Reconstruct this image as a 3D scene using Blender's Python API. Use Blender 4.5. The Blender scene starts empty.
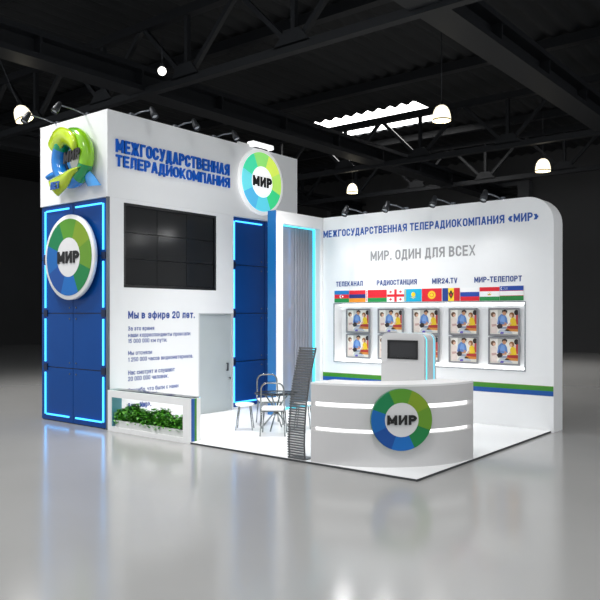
import bpy, bmesh, math, random
from mathutils import Vector, Matrix
random.seed(7)
S = bpy.context.scene
COL = S.collection
PI = math.pi

# ------------------------------------------------------------------ materials
def srgb(c):
    return tuple(((v/255)/12.92 if v/255 <= .04045 else ((v/255+.055)/1.055)**2.4) for v in c)
MATS = {}
def mat(name, rgb, rough=.5, metal=0., emit=None, es=0., alpha=1., var=.03, bump=0., scale=8., spec=.5, coat=0.):
    """procedural principled material; rgb in sRGB 0-255; a slight noise varies tone and gloss"""
    if name in MATS: return MATS[name]
    m = bpy.data.materials.new(name); m.use_nodes = True
    nt = m.node_tree; N = nt.nodes; L = nt.links
    p = N['Principled BSDF']
    c = srgb(rgb)
    tc = N.new('ShaderNodeTexCoord'); nz = N.new('ShaderNodeTexNoise'); nz.inputs['Scale'].default_value = scale
    nz.inputs['Detail'].default_value = 4
    L.new(tc.outputs['Object'], nz.inputs['Vector'])
    mx = N.new('ShaderNodeMix'); mx.data_type = 'RGBA'
    mx.inputs['A'].default_value = (*[min(1, v*(1-var)) for v in c], 1)
    mx.inputs['B'].default_value = (*[min(1, v*(1+var)) for v in c], 1)
    L.new(nz.outputs['Fac'], mx.inputs['Factor']); L.new(mx.outputs['Result'], p.inputs['Base Color'])
    p.inputs['Roughness'].default_value = rough; p.inputs['Metallic'].default_value = metal
    p.inputs['Specular IOR Level'].default_value = spec
    p.inputs['Coat Weight'].default_value = coat
    if emit is not None:
        p.inputs['Emission Color'].default_value = (*emit, 1); p.inputs['Emission Strength'].default_value = es
    if alpha < 1: p.inputs['Alpha'].default_value = alpha
    if bump:
        b = N.new('ShaderNodeBump'); b.inputs['Strength'].default_value = bump; b.inputs['Distance'].default_value = .01
        L.new(nz.outputs['Fac'], b.inputs['Height']); L.new(b.outputs['Normal'], p.inputs['Normal'])
    MATS[name] = m
    return m

WHITE   = mat('white_laminate', (238,238,238), .35, var=.01)
WALLW   = mat('white_wall_panel', (240,241,242), .5, var=.01)
PLATW   = mat('white_platform', (247,248,249), .25, var=.01)
COUNTW  = mat('counter_laminate', (206,205,205), .4, var=.01)
GREYM   = mat('grey_metal', (120,124,130), .35, .8)
DARKM   = mat('dark_grey_metal', (52,54,58), .45, .5)
CHROME  = mat('steel_tube', (140,144,144), .25, 1.)
LOUV    = mat('rack_rod_metal', (106,108,110), .45, .35)
BLACK   = mat('black_plastic', (14,14,15), .35)
SCREEN  = mat('dark_screen', (31,32,33), .16, spec=.15)
EDGE    = mat('dark_edge', (60,62,64), .5)
BLUEP   = mat('blue_glass_panel', (6,68,140), .3, spec=.2, var=.06, scale=3)
BLUEF   = mat('blue_laminate', (20,108,176), .35, var=.03)
SEAM    = mat('panel_seam', (10,30,66), .4)
LEDB    = mat('blue_light_tube', (40,150,255), .4, emit=(.06,.46,1.), es=1.9)
LEDC    = mat('cyan_light_strip', (70,220,240), .4, emit=(.08,.62,.85), es=1.1)
LEDW    = mat('white_light_strip', (255,255,255), .4, emit=(1,1,1), es=3.6)
SLOTW   = mat('slot_light', (255,255,255), .4, emit=(1,1,1), es=1.0)
TXTB    = mat('blue_lettering', (0,92,198), .45, spec=.3)
TXTD    = mat('navy_print', (38,72,150), .5)
TXTG    = mat('grey_print', (150,150,152), .5)
TXTK    = mat('black_lettering', (14,14,14), .4)
DOORM   = mat('grey_door', (176,184,186), .3, var=.05, scale=2)
STEELTR = mat('niche_trim', (146,150,156), .4, .3)
FRAME   = mat('grey_picture_frame', (138,138,142), .4)
BRONZE  = mat('dark_beam_steel', (20,22,26), .5, .2, var=.15, scale=1.5)
BEAML   = mat('beam_steel', (27,29,33), .5, .2, var=.15, scale=1.5)
LEAF1   = mat('leaf_green', (92,172,48), .45, var=.5, scale=30)
LEAF2   = mat('leaf_dark', (44,112,30), .45, var=.5, scale=30)
STRG    = mat('stripe_green', (58,136,32), .45)
STRO    = mat('stripe_olive', (112,150,34), .45)
STRB    = mat('stripe_blue', (0,78,158), .45)
LAMPS   = mat('lit_lamp_shade', (255,244,214), .5, emit=(1,.90,.68), es=1.15)
BULBW   = mat('lit_bulb', (255,250,240), .5, emit=(1,.97,.9), es=3.)
SKYL    = mat('skylight_daylight', (255,255,255), .5, emit=(1,.985,.96), es=4.)

def floor_mat():
    m = bpy.data.materials.new('polished_concrete'); m.use_nodes = True
    nt = m.node_tree; N = nt.nodes; L = nt.links; p = N['Principled BSDF']
    tc = N.new('ShaderNodeTexCoord'); nz = N.new('ShaderNodeTexNoise'); nz.inputs['Scale'].default_value = .5; nz.inputs['Detail'].default_value = 3
    L.new(tc.outputs['Object'], nz.inputs['Vector'])
    r = N.new('ShaderNodeValToRGB')
    r.color_ramp.elements[0].position = .3; r.color_ramp.elements[0].color = (*srgb((158,158,157)), 1)
    r.color_ramp.elements[1].position = .7; r.color_ramp.elements[1].color = (*srgb((163,163,162)), 1)
    L.new(nz.outputs['Fac'], r.inputs['Fac']); L.new(r.outputs['Color'], p.inputs['Base Color'])
    p.inputs['Roughness'].default_value = .15
    p.inputs['Specular IOR Level'].default_value = .32
    return m
FLOORM = floor_mat()

def noise_wall(name, rgb, sc):
    return mat(name, rgb, .8, var=.2, scale=sc)
HWALL = noise_wall('dark_hall_wall', (66,66,67), .3)
HCEIL = noise_wall('dark_roof_deck', (17,19,22), .4)

def sheet_mat():
    """smoked translucent sheet: part clear, part diffuse grey"""
    m = bpy.data.materials.new('smoked_translucent_sheet'); m.use_nodes = True
    nt = m.node_tree; N = nt.nodes; L = nt.links
    out = N['Material Output']; N.remove(N['Principled BSDF'])
    t = N.new('ShaderNodeBsdfTransparent'); t.inputs['Color'].default_value = (.86,.88,.95,1)
    d = N.new('ShaderNodeBsdfDiffuse'); d.inputs['Color'].default_value = (.46,.46,.50,1)
    tl = N.new('ShaderNodeBsdfTranslucent'); tl.inputs['Color'].default_value = (.5,.52,.58,1)
    g = N.new('ShaderNodeBsdfGlossy'); g.inputs['Roughness'].default_value = .15
    tc = N.new('ShaderNodeTexCoord'); nz = N.new('ShaderNodeTexNoise'); nz.inputs['Scale'].default_value = 3
    L.new(tc.outputs['Object'], nz.inputs['Vector'])
    a = N.new('ShaderNodeMixShader'); a.inputs[0].default_value = .4
    L.new(d.outputs[0], a.inputs[1]); L.new(tl.outputs[0], a.inputs[2])
    mr = N.new('ShaderNodeMapRange'); mr.inputs['To Min'].default_value = .62; mr.inputs['To Max'].default_value = .68
    L.new(nz.outputs['Fac'], mr.inputs['Value'])
    b = N.new('ShaderNodeMixShader'); L.new(mr.outputs['Result'], b.inputs[0])
    L.new(t.outputs[0], b.inputs[1]); L.new(a.outputs[0], b.inputs[2])
    c = N.new('ShaderNodeMixShader'); c.inputs[0].default_value = .04
    L.new(b.outputs[0], c.inputs[1]); L.new(g.outputs[0], c.inputs[2])
    L.new(c.outputs[0], out.inputs[0])
    return m
SHEET = sheet_mat()

def glass_mat(name, tint, amount=.06):
    m = bpy.data.materials.new(name); m.use_nodes = True
    nt = m.node_tree; N = nt.nodes; L = nt.links
    out = N['Material Output']; N.remove(N['Principled BSDF'])
    t = N.new('ShaderNodeBsdfTransparent'); t.inputs['Color'].default_value = (*tint, 1)
    g = N.new('ShaderNodeBsdfGlossy'); g.inputs['Roughness'].default_value = .03
    f = N.new('ShaderNodeFresnel'); f.inputs['IOR'].default_value = 1.45
    mx = N.new('ShaderNodeMixShader'); L.new(f.outputs[0], mx.inputs[0])
    L.new(t.outputs[0], mx.inputs[1]); L.new(g.outputs[0], mx.inputs[2]); L.new(mx.outputs[0], out.inputs[0])
    return m
GLASS = glass_mat('clear_glass', (.80,.93,.91))
TGLASS = glass_mat('table_glass', (.74,.80,.79))

# ------------------------------------------------------------------ mesh helpers
class B:
    """collects shapes; each call takes a material slot number"""
    def __init__(s): s.bm = bmesh.new()
    def _mi(s, n0, mi, smooth=False):
        s.bm.faces.ensure_lookup_table()
        for f in s.bm.faces[n0:]:
            f.material_index = mi; f.smooth = smooth
    def box(s, x0,x1,y0,y1,z0,z1, mi=0, bev=0.):
        n0 = len(s.bm.faces)
        vs = [s.bm.verts.new((x,y,z)) for x in (x0,x1) for y in (y0,y1) for z in (z0,z1)]
        fs = [(0,1,3,2),(4,6,7,5),(0,4,5,1),(2,3,7,6),(0,2,6,4),(1,5,7,3)]
        nf = [s.bm.faces.new([vs[i] for i in f]) for f in fs]
        if bev:
            es = list({e for f in nf for e in f.edges})
            bmesh.ops.bevel(s.bm, geom=es, offset=bev, segments=2, affect='EDGES', profile=.5)
        s._mi(n0, mi); return s
    def bar(s, a, b, w, h=None, mi=0):
        """square bar from a to b"""
        a, b = Vector(a), Vector(b); d = (b-a); l = d.length; h = h or w
        q = d.to_track_quat('Z','Y').to_matrix().to_4x4(); q.translation = a
        n0 = len(s.bm.faces)
        r = bmesh.ops.create_cube(s.bm, size=1, matrix=q @ Matrix.Translation((0,0,l/2)) @ Matrix.Diagonal((w,h,l,1)))
        s._mi(n0, mi); return s
    def tube(s, path, r, mi=0, seg=8, closed=False, cap=True):
        P = [Vector(p) for p in path]; n = len(P); rings = []
        n0 = len(s.bm.faces); prev = None
        R = r if isinstance(r, (list,tuple)) else [r]*n
        for i,p in enumerate(P):
            if closed: t = P[(i+1)%n]-P[i-1]
            else: t = P[min(i+1,n-1)]-P[max(i-1,0)]
            t.normalize()
            if prev is None:
                u = t.orthogonal().normalized()
            else:
                u = prev - t*prev.dot(t); u.normalize()
            prev = u; v = t.cross(u)
            rings.append([s.bm.verts.new(p + (u*math.cos(2*PI*k/seg)+v*math.sin(2*PI*k/seg))*R[i]) for k in range(seg)])
        m = n if closed else n-1
        for i in range(m):
            a, b = rings[i], rings[(i+1)%n]
            for k in range(seg):
                s.bm.faces.new((a[k],a[(k+1)%seg],b[(k+1)%seg],b[k]))
        s._mi(n0, mi, True)
        if cap and not closed:
            n1 = len(s.bm.faces)
            s.bm.faces.new(rings[0][::-1]); s.bm.faces.new(rings[-1]); s._mi(n1, mi)
        return s
    def lathe(s, prof, mi=0, seg=24, M=None, smooth=True):
        """profile of (radius, z) around local z"""
        M = M or Matrix.Identity(4); n0 = len(s.bm.faces); rings = []
        for r,z in prof:
            if r < 1e-6: rings.append([s.bm.verts.new(M @ Vector((0,0,z)))])
            else: rings.append([s.bm.verts.new(M @ Vector((r*math.cos(2*PI*k/seg), r*math.sin(2*PI*k/seg), z))) for k in range(seg)])
        for a,b in zip(rings, rings[1:]):
            for k in range(seg):
                A = [a[0]] if len(a)==1 else [a[k],a[(k+1)%seg]]
                C = [b[0]] if len(b)==1 else [b[(k+1)%seg],b[k]]
                if len(A)+len(C) >= 3: s.bm.faces.new(A+C)
        s._mi(n0, mi, smooth); return s
    def plate(s, outer, holes, to3, depth, mi=0):
        """flat plate with holes: 2-D loops, to3(u,v,d) -> point, d in 0..depth"""
        n0 = len(s.bm.faces)
        loops = [outer]+list(holes); F = []; ed = []
        for lp in loops:
            vs = [s.bm.verts.new(to3(u,v,0)) for u,v in lp]
            F.append(vs)
            ed += [s.bm.edges.new((vs[i], vs[(i+1)%len(vs)])) for i in range(len(vs))]
        r = bmesh.ops.triangle_fill(s.bm, edges=ed, use_beauty=True, use_dissolve=False)
        front = [g for g in r['geom'] if isinstance(g, bmesh.types.BMFace)]
        mp = {}
        for vs,lp in zip(F,loops):
            for v,(a,b) in zip(vs,lp): mp[v] = s.bm.verts.new(to3(a,b,depth))
        for f in front: s.bm.faces.new([mp[v] for v in f.verts][::-1])
        for vs in F:
            for i in range(len(vs)):
                a, b = vs[i], vs[(i+1)%len(vs)]
                s.bm.faces.new((a,b,mp[b],mp[a]))
        s._mi(n0, mi)
        return s
    def poly(s, pts, to3, d0, d1, mi=0):
        """convex-ish polygon extruded from d0 to d1"""
        n0 = len(s.bm.faces)
        a = [s.bm.verts.new(to3(u,v,d0)) for u,v in pts]; b = [s.bm.verts.new(to3(u,v,d1)) for u,v in pts]
        s.bm.faces.new(a); s.bm.faces.new(b[::-1])
        for i in range(len(pts)):
            j = (i+1)%len(pts); s.bm.faces.new((a[i],b[i],b[j],a[j]))
        s._mi(n0, mi); return s
    def strip(s, rows, mi=0, smooth=True, closed=False):
        """grid surface from rows of points"""
        n0 = len(s.bm.faces)
        g = [[s.bm.verts.new(p) for p in r] for r in rows]
        for a,b in zip(g,g[1:]):
            n = len(a)
            for k in range(n if closed else n-1):
                s.bm.faces.new((a[k],a[(k+1)%n],b[(k+1)%n],b[k]))
        s._mi(n0, mi, smooth); return s
    def add_mesh(s, me, M, mi=0):
        n0 = len(s.bm.faces); nv = len(s.bm.verts)
        s.bm.from_mesh(me); s.bm.verts.ensure_lookup_table()
        for v in s.bm.verts[nv:]: v.co = M @ v.co
        s._mi(n0, mi); return s

ROOTLOC = {}
def done(name, b, mats, parent=None, local=False, label=None, fix=True):
    """links the collected shapes as ONE mesh object (world coordinates unless local)"""
    bm = b.bm
    if fix: bmesh.ops.recalc_face_normals(bm, faces=bm.faces)
    if parent is not None and not local:
        off = ROOTLOC[parent.name]
        for v in bm.verts: v.co -= off
    me = bpy.data.meshes.new(name); bm.to_mesh(me); bm.free()
    for m in (mats if isinstance(mats,(list,tuple)) else [mats]): me.materials.append(m)
    o = bpy.data.objects.new(name, me); COL.objects.link(o)
    if parent is not None:
        o.parent = parent
        ROOTLOC[o.name] = Vector((0,0,0)) if local else ROOTLOC[parent.name].copy()
    else: ROOTLOC[o.name] = Vector((0,0,0))
    if label: o['label'] = label
    return o
def tag(o, label, cat, group=None):
    o['label'] = label; o['category'] = cat
    if group: o['group'] = group
    return o
def thing(name, label, cat, loc=(0,0,0), rz=0., group=None):
    o = bpy.data.objects.new(name, None); COL.objects.link(o); o.location = loc; o.rotation_euler = (0,0,rz)
    o.empty_display_size = .2
    ROOTLOC[o.name] = Vector(loc)
    return tag(o, label, cat, group)
def structure(o):
    o['kind'] = 'structure'; return o
def copy_tree(o, parent=None):
    c = o.copy(); COL.objects.link(c)
    if parent is not None: c.parent = parent
    for ch in list(o.children): copy_tree(ch, c)
    return c

# ------------------------------------------------------------------ text
def arc(cx,cy,rx,ry,a0,a1,n=6):
    return [(cx+rx*math.cos(math.radians(a0+(a1-a0)*k/n)), cy+ry*math.sin(math.radians(a0+(a1-a0)*k/n))) for k in range(n+1)]
RO = arc(.5,.74,.5,.26,180,0)+arc(.5,.26,.5,.26,0,-180)
# condensed grotesque drawn as strokes: glyph -> (width, strokes); y 0 baseline, 1 cap height; closed strokes end with 'c'
G = {}
def glyph(ch, w, *st): G[ch] = (w, st)
glyph('А',.56,[(0,0),(.42,1),(.58,1),(1,0)],[(.2,.27),(.8,.27)])
glyph('В',.52,[(0,0),(.5,0)]+arc(.5,.27,.5,.27,-90,90)[1:]+[(0,.54)],[(0,0),(0,1),(.45,1)]+arc(.45,.77,.47,.23,90,-90)[1:])
glyph('Г',.44,[(0,0),(0,1),(1,1)])
glyph('Д',.62,[(0,-.17),(0,0),(1,0),(1,-.17)],[(.16,0),(.28,1),(.84,1),(.84,0)])
glyph('Е',.46,[(1,1),(0,1),(0,0),(1,0)],[(0,.51),(.86,.51)])
glyph('Ж',.82,[(.5,0),(.5,1)],[(.02,1),(.34,.51),(.5,.51)],[(.02,0),(.34,.51)],[(.98,1),(.66,.51),(.5,.51)],[(.98,0),(.66,.51)])
glyph('З',.5,[(0,.76)]+arc(.46,.76,.46,.24,170,-90)[1:]+[(.3,.52)],[(.46,.52)]+arc(.48,.26,.52,.26,90,-170)[0:])
glyph('И',.58,[(0,1),(0,0),(1,1),(1,0)])
glyph('Й',.58,[(0,1),(0,0),(1,1),(1,0)],[(.3,1.22),(.7,1.22)])
glyph('К',.56,[(0,0),(0,1)],[(.96,1),(.3,.51),(0,.51)],[(1,0),(.3,.51)])
glyph('Л',.56,[(0,0),(.12,.06),(.2,1),(1,1),(1,0)])
glyph('М',.72,[(0,0),(0,1),(.5,.22),(1,1),(1,0)])
glyph('Н',.56,[(0,0),(0,1)],[(1,0),(1,1)],[(0,.51),(1,.51)])
glyph('О',.54,RO+['c'])
glyph('П',.56,[(0,0),(0,1),(1,1),(1,0)])
glyph('Р',.52,[(0,0),(0,1),(.5,1)]+arc(.5,.73,.5,.27,90,-90)[1:]+[(0,.46)])
glyph('С',.52,arc(.5,.74,.5,.26,8,180)+arc(.5,.26,.5,.26,180,352))
glyph('Т',.5,[(0,1),(1,1)],[(.5,1),(.5,0)])
glyph('У',.54,[(0,1),(.52,.33)],[(1,1),(.46,.1),(.34,0),(.12,0)])
glyph('Х',.56,[(0,0),(1,1)],[(0,1),(1,0)])
glyph('Ц',.6,[(0,1),(0,0),(1,0),(1,-.17)],[(.86,1),(.86,0)])
glyph('Ч',.52,[(0,1),(0,.62),(.15,.48),(1,.48)],[(1,1),(1,0)])
glyph('Ш',.78,[(0,1),(0,0),(1,0),(1,1)],[(.5,1),(.5,0)])
glyph('Ы',.74,[(0,1),(0,0),(.36,0)]+arc(.36,.28,.3,.28,-90,90)[1:]+[(0,.56)],[(1,0),(1,1)])
glyph('Ю',.78,[(0,0),(0,1)],[(0,.51),(.36,.51)],arc(.68,.74,.32,.26,180,0)+arc(.68,.26,.32,.26,0,-180)+['c'])
glyph('Я',.54,[(1,0),(1,1),(.5,1)]+arc(.5,.73,.5,.27,90,270)[1:]+[(1,.46)],[(.52,.46),(0,0)])
glyph('Э',.52,arc(.5,.74,.5,.26,168,0)+arc(.5,.26,.5,.26,0,-168),[(.4,.51),(1,.51)])
glyph('I',.0,[(.5,0),(.5,1)]); G['R'] = (.54,([(0,0),(0,1),(.5,1)]+arc(.5,.74,.5,.26,90,-90)[1:]+[(0,.48)],[(.5,.48),(1,0)]))
G['M'] = G['М']; G['T'] = G['Т']; glyph('V',.54,[(0,1),(.46,0),(.54,0),(1,1)])
glyph('0',.48,RO+['c']); glyph('1',.2,[(0,.78),(1,1),(1,0)])
glyph('2',.48,[(0,.72)]+arc(.5,.72,.5,.28,180,0)+[(.9,.5),(0,.06),(0,0),(1,0)])
glyph('4',.5,[(.78,0),(.78,1),(0,.3),(0,.24),(1,.24)])
glyph('5',.48,[(1,1),(.06,1),(0,.54),(.2,.62)]+arc(.46,.31,.54,.31,90,-150))
glyph('.',.0,[(.5,.0),(.5,.02)]); glyph(',',.0,[(.5,.02),(.5,-.12)]); glyph('-',.24,[(0,.42),(1,.42)]); glyph('!',.0,[(.5,1),(.5,.32)],[(.5,.0),(.5,.02)])
glyph('«',.46,[(.45,.72),(0,.44),(.45,.16)],[(1,.72),(.55,.44),(1,.16)]); glyph('»',.46,[(0,.72),(.45,.44),(0,.16)],[(.55,.72),(1,.44),(.55,.16)])
XH = .74
for lc in 'вгджзиклмнптчшыюяэхос':
    w,st = G[lc.upper()]
    G[lc] = (w*.86, tuple([p if p == 'c' else (p[0],p[1]*XH) for p in q] for q in st))
glyph('е',.45,[(.98,.16)]+arc(.5,.22,.5,.22,-20,-180)+arc(.5,.52,.5,.22,180,0)+[(1,.36),(0,.36)])
glyph('а',.45,[(.05,.62)]+arc(.5,.54,.5,.2,150,0)+[(1,0)],[(1,.42),(.4,.42)]+arc(.4,.21,.4,.21,90,270)+[(.7,0),(1,.14)])
glyph('б',.47,arc(.5,.46,.5,.26,180,0)+arc(.5,.26,.5,.26,0,-180)+['c'],[(0,.3),(0,.74),(.3,.94),(1,1)])
glyph('р',.46,[(0,-.25),(0,.74)],[(0,.74),(.5,.74)]+arc(.5,.5,.5,.24,90,0)+arc(.5,.24,.5,.24,0,-90)+[(0,0)])
glyph('у',.46,[(0,.74),(.5,.06)],[(1,.74),(.42,-.2),(.1,-.24)])
glyph('ф',.7,[(.5,-.25),(.5,1)],arc(.5,.5,.5,.24,180,0)+arc(.5,.24,.5,.24,0,-180)+['c'])
def add_text(b, body, to3, u0, u1, vbase, vh, depth=.002, mi=0, bold=.14, track=.15, ital=0.):
    """stroke letters between u0 and u1, baseline vbase, capital height vh, raised depth above to3's plane; bold is the stroke as a share of vh"""
    t = bold*vh
    adv = []                                   # (char, width units) ; spaces
    tot = 0.; fixed = 0.
    for i,ch_ in enumerate(body):
        if ch_ == ' ': tot += .55; continue
        w,_ = G[ch_]; tot += w; fixed += t
        if i < len(body)-1 and body[i+1] != ' ': tot += track
    k = (u1-u0-fixed)/tot
    n0 = len(b.bm.faces); x = u0; lay = 0
    for i,ch_ in enumerate(body):
        if ch_ == ' ': x += .55*k; continue
        w,st = G[ch_]; gw = w*k
        F = b.bm.faces.new
        lo_x, hi_x = (x, x+gw+t) if gw else (x, x+t)
        sh = lambda p: (p.x+ital*(p.y-vbase), p.y)
        def outline(L_, R_, d, closed_):
            LT = [b.bm.verts.new(to3(*sh(p),d)) for p in L_]; RT = [b.bm.verts.new(to3(*sh(p),d)) for p in R_]
            LB = [b.bm.verts.new(to3(*sh(p),0)) for p in L_]; RB = [b.bm.verts.new(to3(*sh(p),0)) for p in R_]
            m_ = len(L_)
            for j in range(m_ if closed_ else m_-1):
                o = (j+1)%m_
                F((LT[j],RT[j],RT[o],LT[o])); F((LT[j],LT[o],LB[o],LB[j])); F((RT[o],RT[j],RB[j],RB[o]))
            if not closed_:
                F((LT[0],LB[0],RB[0],RT[0])); F((RT[-1],RB[-1],LB[-1],LT[-1]))
        for sp in st:
            closed = sp[-1] == 'c'; pts = sp[:-1] if closed else sp
            Q = [Vector((x+t/2+px*gw, vbase+t/2+py*(vh-t))) for px,py in pts]
            q2 = [Q[0]]
            for p in Q[1:]:
                if (p-q2[-1]).length > 1e-5: q2.append(p)
            if closed and (q2[0]-q2[-1]).length < 1e-5: q2.pop()
            runs = []
            if closed: runs = [(q2, True)]
            else:                                   # cut at sharp corners
                cur = [q2[0]]
                for j in range(1,len(q2)):
                    cur.append(q2[j])
                    if j < len(q2)-1 and (q2[j]-q2[j-1]).angle(q2[j+1]-q2[j]) > math.radians(38):
                        runs.append((cur, False)); cur = [q2[j]]
                runs.append((cur, False))
            for Q, closed_ in runs:
                n = len(Q)
                if n < 2: continue
                lay = (lay+1)%5; d = depth+lay*.0002
                if n == 2 and not closed_:
                    p, q = Q; dx, dy = q.x-p.x, q.y-p.y
                    if abs(dx) > 1e-5 and abs(dy) > .35*abs(dx):          # diagonal: cut level at both ends
                        hw = .5*t*min(1.45, math.hypot(dx,dy)/abs(dy))*1.02
                        sg = 1 if dy > 0 else -1; ex = dx/dy*sg*t/2
                        A_, B_ = Vector((p.x-ex, p.y-sg*t/2)), Vector((q.x+ex, q.y+sg*t/2))
                        cx_ = lambda v: min(max(v, lo_x), hi_x)
                        outline([Vector((cx_(A_.x-hw),A_.y)),Vector((cx_(B_.x-hw),B_.y))],[Vector((cx_(A_.x+hw),A_.y)),Vector((cx_(B_.x+hw),B_.y))], d, False)
                        continue
                if not closed_:
                    Q = Q[:]; Q[0] = Q[0]+(Q[0]-Q[1]).normalized()*t/2; Q[-1] = Q[-1]+(Q[-1]-Q[-2]).normalized()*t/2
                Lp, Rp = [], []
                for j in range(n):
                    dp = (Q[j]-Q[j-1]) if (j or closed_) else (Q[1]-Q[0])
                    dn = (Q[(j+1)%n]-Q[j]) if (j < n-1 or closed_) else (Q[j]-Q[j-1])
                    dp, dn = dp.normalized(), dn.normalized()
                    m = Vector((-dp.y-dn.y, dp.x+dn.x))
                    if m.length < 1e-4: m = Vector((-dn.y,dn.x))
                    m.normalize(); cs = max(.6, m.dot(Vector((-dn.y,dn.x))))
                    Lp.append(Q[j]+m*(t/2/cs)); Rp.append(Q[j]-m*(t/2/cs))
                outline(Lp, Rp, d, closed_)
        x += gw+t
        if i < len(body)-1 and body[i+1] != ' ': x += track*k
    b._mi(n0, mi)

# planes: u to the viewer's right, v up, d out of the wall towards the viewer
def on_front(y=0.):   return lambda u,v,d: (u, y-d, v)            # faces -Y
def on_side(x=-6.):   return lambda u,v,d: (x+d, u, v)            # faces +X
def rect(u0,u1,v0,v1): return [(u0,v0),(u1,v0),(u1,v1),(u0,v1)]
def ell(cu,cv,ru,rv,n=16,a0=0.,a1=2*PI): return [(cu+ru*math.cos(a0+(a1-a0)*k/n), cv+rv*math.sin(a0+(a1-a0)*k/n)) for k in range(n if a1-a0>=2*PI-1e-6 else n+1)]

# ------------------------------------------------------------------ the hall
b = B(); b.box(-38,14,-9,30,-.2,0); structure(done('floor', b, FLOORM))
b = B(); b.box(-38,14,30,30.3,0,13.2); structure(done('wall_back', b, HWALL))
b = B(); b.box(-38.3,-38,-9,30,0,13.2); structure(done('wall_left', b, HWALL))
# roof deck: corrugated sheets, left open where the skylight sits
SKX0, SKX1, SKY0, SKY1, SKZ = -15.6, -10.2, 17.95, 21.0, 10.5
def deck(x0,x1,y0,y1):
    r = []
    n = max(2,int((x1-x0)/.11))
    for y in (y0,y1):
        r.append([(x0+(x1-x0)*k/n, y, SKZ+.06*math.sin((x0+(x1-x0)*k/n)*2*PI/.55)) for k in range(n+1)])
    return r
b = B()
for a in ((-38,SKX0,-2,30),(SKX0,SKX1,-2,SKY0),(SKX0,SKX1,SKY1,30),(SKX1,14,-2,30)): b.strip(deck(*a), smooth=True)
structure(done('ceiling', b, HCEIL))
b = B(); b.box(SKX0-.2,SKX1+.2,SKY0-.2,SKY1+.2,SKZ+.12,SKZ+.16); structure(done('window_1', b, SKYL))

# roof trusses across the hall
def truss(y, label, x0=-30.6, x1=8.2, zb=8.1, zt=9.9):
    t = thing('roof_truss', label, 'truss', (-9.8,y,zb), 0, 'steel roof trusses')
    done('bottom_chord', B().box(x0,x1,y-.11,y+.11,zb-.1,zb+.1), BEAML, t)
    done('top_chord', B().box(x0,x1,y-.13,y+.13,zt-.12,zt+.12), BRONZE, t)
    k0 = -5
    first = {}
    for k in range(k0, 5):
        cx = -9.8+3.6*k
        for kind,(ax,bx) in (('diagonal_brace_up',(0,1.8)),('diagonal_brace_down',(0,-1.8)),('vertical_post',(0,0))):
            if kind not in first:
                bb = B().bar((cx+ax,y,zb), (cx+bx,y,zt), .12)
                nm = 'vertical_post' if kind=='vertical_post' else 'diagonal_brace'
                first[kind] = (done(nm, bb, BEAML, t), cx)
            else:
                o0, c0 = first[kind]
                o = o0.copy(); COL.objects.link(o); o.location = (cx-c0,0,0); o.parent = t
        if 'g' not in first:
            pts = [(cx-.55,zb+.05),(cx+.55,zb+.05),(cx+.22,zb+.42),(cx-.22,zb+.42)]
            first['g'] = (done('gusset_plate', B().poly(pts, on_front(y-.08), 0, .03), BEAML, t), cx)
        else:
            o0, c0 = first['g']; o = o0.copy(); COL.objects.link(o); o.location = (cx-c0,0,0); o.parent = t
    return t
truss(5.3, 'dark steel roof truss nearest the viewer, high above the white tower')
truss(17.6, 'dark steel roof truss crossing in front of the bright skylight')
truss(23.7, 'farthest dark steel roof truss, near the back hall wall')

def girder(x, y0, y1, z0, z1, w, label):
    b = B()
    b.box(x-w/2,x+w/2,y0,y1,z0,z0+.14); b.box(x-w/2,x+w/2,y0,y1,z1-.14,z1); b.box(x-.06,x+.06,y0,y1,z0+.14,z1-.14)
    n = int((y1-y0)/3)
    for k in range(1,n):
        yy = y0+(y1-y0)*k/n; b.box(x-w/2+.03,x+w/2-.03,yy-.03,yy+.03,z0+.14,z1-.14)
    return tag(done('roof_girder', b, BEAML), label, 'girder', 'long roof girders')
girder(-11.75,-1,29.8,8.1,8.8,.7,'long dark roof girder passing behind the top of the white tower')
girder(-2.75,-1,29.8,8.1,8.8,.7,'long dark roof girder above the right end of the flag wall')
girder(-20.8,-1,29.8,8.1,8.8,.7,'long dark roof girder at far left of the hall')
# slim purlin beams under the deck
for i,(y,w) in enumerate(((2.2,.3),(8.4,.3),(14.5,.3),(22.2,.26),(26.5,.26))):
    tag(done('roof_purlin', B().box(-30,8,y-w/2,y+w/2,10.1,10.4), BRONZE),
        ['dark roof purlin nearest the viewer, first under the deck','dark roof purlin second from the viewer, between the two nearest trusses',
         'dark roof purlin just in front of the skylight truss','dark roof purlin just beyond the skylight','dark roof purlin nearest the back wall'][i], 'beam', 'roof purlins')

def lamp(kind, loc, target, power, size, blend=.6, radius=.05, color=(1,1,1), name='lamp_light', parent=None):
    L = bpy.data.lights.new(name, kind); L.energy = power; L.color = color
    if kind == 'SPOT': L.spot_size = size; L.spot_blend = blend; L.shadow_soft_size = radius
    elif kind == 'AREA': L.shape = 'RECTANGLE'; L.size, L.size_y = size
    o = bpy.data.objects.new(name, L); COL.objects.link(o)
    q = (Vector(target)-Vector(loc)).to_track_quat('-Z','Y')
    o.rotation_mode = 'QUATERNION'; o.rotation_quaternion = q; o.location = loc
    if parent is not None:
        o.parent = parent; o.location = Vector(loc)-ROOTLOC[parent.name]
    return o

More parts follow.
